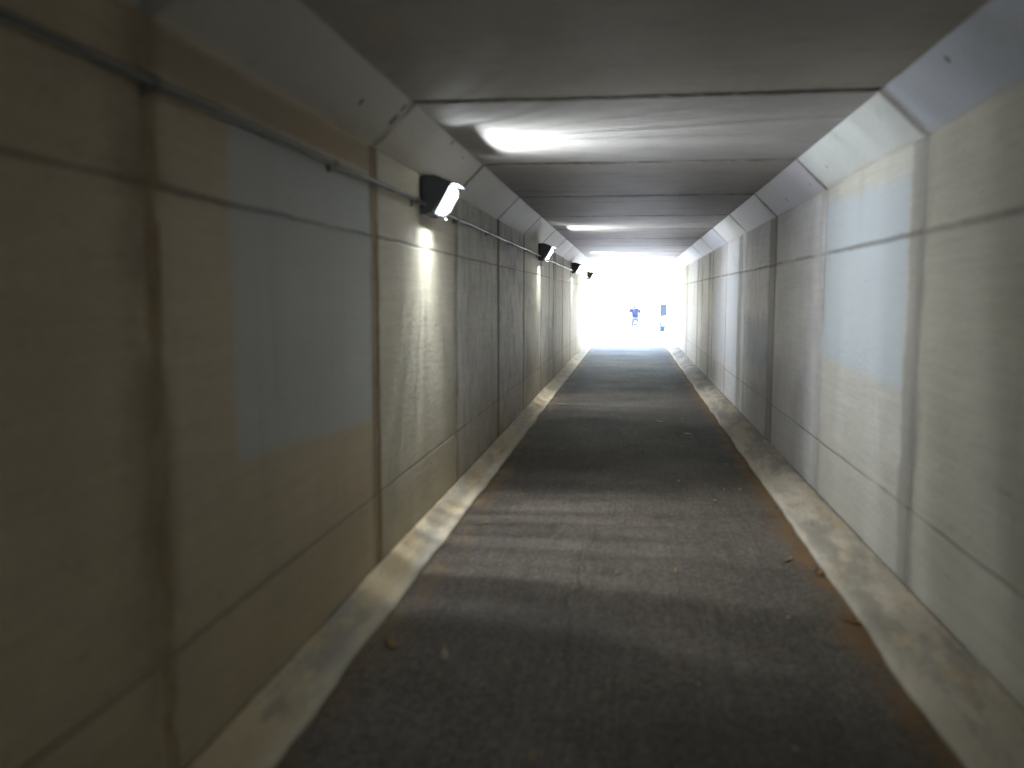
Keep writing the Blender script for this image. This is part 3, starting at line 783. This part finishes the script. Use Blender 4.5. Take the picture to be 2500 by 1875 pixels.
link('helmet', bm, plain('pale_helmet', (.7, .7, .7), .4), rider, smooth=True)
for s, p in ((-1, (-.13, -.02, .135)), (1, (.13, -.02, .457))):
    bm = bmesh.new(); box(bm, p, (.09, .27, .075), .03); link('shoe', bm, m_shoe, rider, smooth=True)
# face: nose, ears built onto the head (mostly hidden behind it)
for s in (-1, 1):
    bm = bmesh.new(); box(bm, (s * .098, .25, 1.53), (.018, .035, .06), .008); link('ear', bm, m_skin, rider)
bm = bmesh.new(); box(bm, (0, .345, 1.52), (.025, .03, .045), .01); link('nose', bm, m_skin, rider)

# trees and bushes beyond the mouth
def leaf_mat(name, c):
    s = NT(name)
    col = s.mix(s.noise((1.5, 1.5, 1.5), 4, .6, lo=.3, hi=.7), c, tuple(v * 1.5 for v in c))
    s.put(s.b.inputs['Base Color'], col); s.put(s.b.inputs['Roughness'], .6)
    tr = s.t.nodes.new('ShaderNodeBsdfTranslucent'); s.put(tr.inputs[0], col)
    mx = s.t.nodes.new('ShaderNodeMixShader'); mx.inputs[0].default_value = .4
    s.t.links.new(s.b.outputs[0], mx.inputs[1]); s.t.links.new(tr.outputs[0], mx.inputs[2]); s.t.links.new(mx.outputs[0], s.out.inputs[0])
    return s.m
m_leafs = [leaf_mat('foliage_green', (.15, .165, .13)), leaf_mat('foliage_light', (.17, .18, .15))]
m_bark = plain('bark', (.16, .13, .10), .9, var=.5, scale=8)
def crown_bm(cx, cz, rx, rz, n, ls, r):
    bm = bmesh.new()
    cl = [(Vector((r.gauss(0, .42) * rx, r.gauss(0, .42) * rx, cz + r.gauss(0, .40) * rz)), r.uniform(.22, .42) * rx) for _ in range(26)]
    for _ in range(n):
        c, cr = r.choice(cl); d = Vector((r.gauss(0, 1), r.gauss(0, 1), r.gauss(0, 1))).normalized() * cr * r.uniform(.55, 1) ** .6
        p = c + d; a = Vector((r.gauss(0, 1), r.gauss(0, 1), r.gauss(0, 1))).normalized(); b_ = a.orthogonal().normalized(); s = ls * r.uniform(.6, 1.3)
        v = [bm.verts.new(p + a * s), bm.verts.new(p + b_ * s * .5), bm.verts.new(p - a * s), bm.verts.new(p - b_ * s * .5)]
        bm.faces.new(v)
    return bm
TREES = [(-7.5, 58, 9, 'tall tree behind the cyclist, left of the path'), (3.0, 43.4, 8, 'tree added right of the path to shade the cyclist'),  # second tree is added, with a denser crown, to shade the cyclist
         (-3.2, 74, 10, 'tree straight beyond the path left of its end'), (3.4, 78, 9, 'tree beyond the path right of its end'), (12, 70, 11, 'big tree far right beyond the mouth'),
         (-13, 66, 10, 'big tree far left beyond the mouth')]
for k, (x, y, h, lab) in enumerate(TREES):
    r = random.Random(40 + k); t = thing('tree', lab, 'tree', (x, y, terrain(x, y)), group='trees beyond the tunnel mouth')
    bm = bmesh.new(); tube(bm, [(0, 0, -.2), (.05, .03, h * .2), (-.06, .05, h * .4), (.05, 0, h * .62)], [.20, .16, .12, .05], 10)
    for q in range(6):
        a = q * 1.05 + r.random(); z0 = h * r.uniform(.3, .5)
        tube(bm, [(0, 0, z0), (math.cos(a) * h * .1, math.sin(a) * h * .1, z0 + h * .12), (math.cos(a) * h * .2, math.sin(a) * h * .2, z0 + h * .2)], [.07, .05, .02], 6)
    link('trunk', bm, m_bark, t, smooth=True)
    link('crown', crown_bm(0, h * .66, h * .34, h * .34, 9000 if k == 1 else 5200, .15 if k == 1 else .13, r), m_leafs[k % 2], t)
for k, (x, y) in enumerate([(-3.6, 52), (4.2, 60), (-4.4, 64), (2.6, 70), (0.2, 84), (-2.0, 83)]):
    r = random.Random(90 + k); t = thing('bush', ['low bush left of the outer path', 'round bush right of the outer path', 'bush left of the path under a tree', 'bush right where the outer path ends', 'bush closing the view straight ahead', 'bush closing the view a little left'][k], 'bush', (x, y, terrain(x, y)), group='bushes beyond the tunnel mouth')
    link('foliage', crown_bm(0, .7, .9, .55, 1800, .07, r), m_leafs[(k + 1) % 2], t)
    bm = bmesh.new()
    for q in range(5):
        a = q * 1.3; tube(bm, [(0, 0, -.1), (math.cos(a) * .2, math.sin(a) * .2, .4), (math.cos(a) * .4, math.sin(a) * .4, .8)], [.03, .02, .01], 6)
    link('stem', bm, m_bark, t)

# ------------------------------------------------------------------ light, sky, camera
w = bpy.data.worlds.new('World'); SC.world = w; w.use_nodes = True
nt = w.node_tree; bg = nt.nodes['Background']; sky = nt.nodes.new('ShaderNodeTexSky'); sky.sky_type = 'NISHITA'
SUN_EL, SUN_AZ = math.radians(58), math.radians(35)       # azimuth clockwise from +Y
sky.sun_disc = False; sky.sun_elevation = SUN_EL; sky.sun_rotation = SUN_AZ; sky.air_density = 1.2; sky.dust_density = 1.0; sky.ozone_density = 1.5
nt.links.new(sky.outputs[0], bg.inputs[0]); bg.inputs[1].default_value = .15
sd = bpy.data.lights.new('sun', 'SUN'); sd.energy = 5.0; sd.angle = math.radians(.5); sd.color = (1, .98, .95)
so = bpy.data.objects.new('sun', sd); COL.objects.link(so)
dirv = Vector((math.sin(SUN_AZ) * math.cos(SUN_EL), math.cos(SUN_AZ) * math.cos(SUN_EL), math.sin(SUN_EL)))
so.rotation_euler = dirv.to_track_quat('Z', 'Y').to_euler()

cd = bpy.data.cameras.new('camera'); cam = bpy.data.objects.new('camera', cd); COL.objects.link(cam)
cd.sensor_width = 36; cd.lens = F / 2212 * 36; cd.clip_end = 2000; cd.clip_start = .05
cam.matrix_world = Matrix.Translation((CAMX, 0, CAMZ)) @ CM.to_4x4()
cd.dof.use_dof = True; cd.dof.focus_distance = 15.0
cd.dof.aperture_fstop = (cd.lens / 1000) / .028
SC.camera = cam
SC.view_settings.view_transform = 'Standard'; SC.view_settings.look = 'None'
SC.view_settings.gamma = 1; SC.view_settings.use_curve_mapping = False
SC.view_settings.exposure = 5.28
SC.render.engine = 'CYCLES'
cy = SC.cycles
cy.use_adaptive_sampling = True; cy.adaptive_threshold = .02; cy.max_bounces = 8; cy.diffuse_bounces = 6; cy.glossy_bounces = 3; cy.transmission_bounces = 2
cy.use_denoising = True; cy.sample_clamp_indirect = 2.0
try: cy.denoiser = 'OPENIMAGEDENOISE'
except Exception: pass
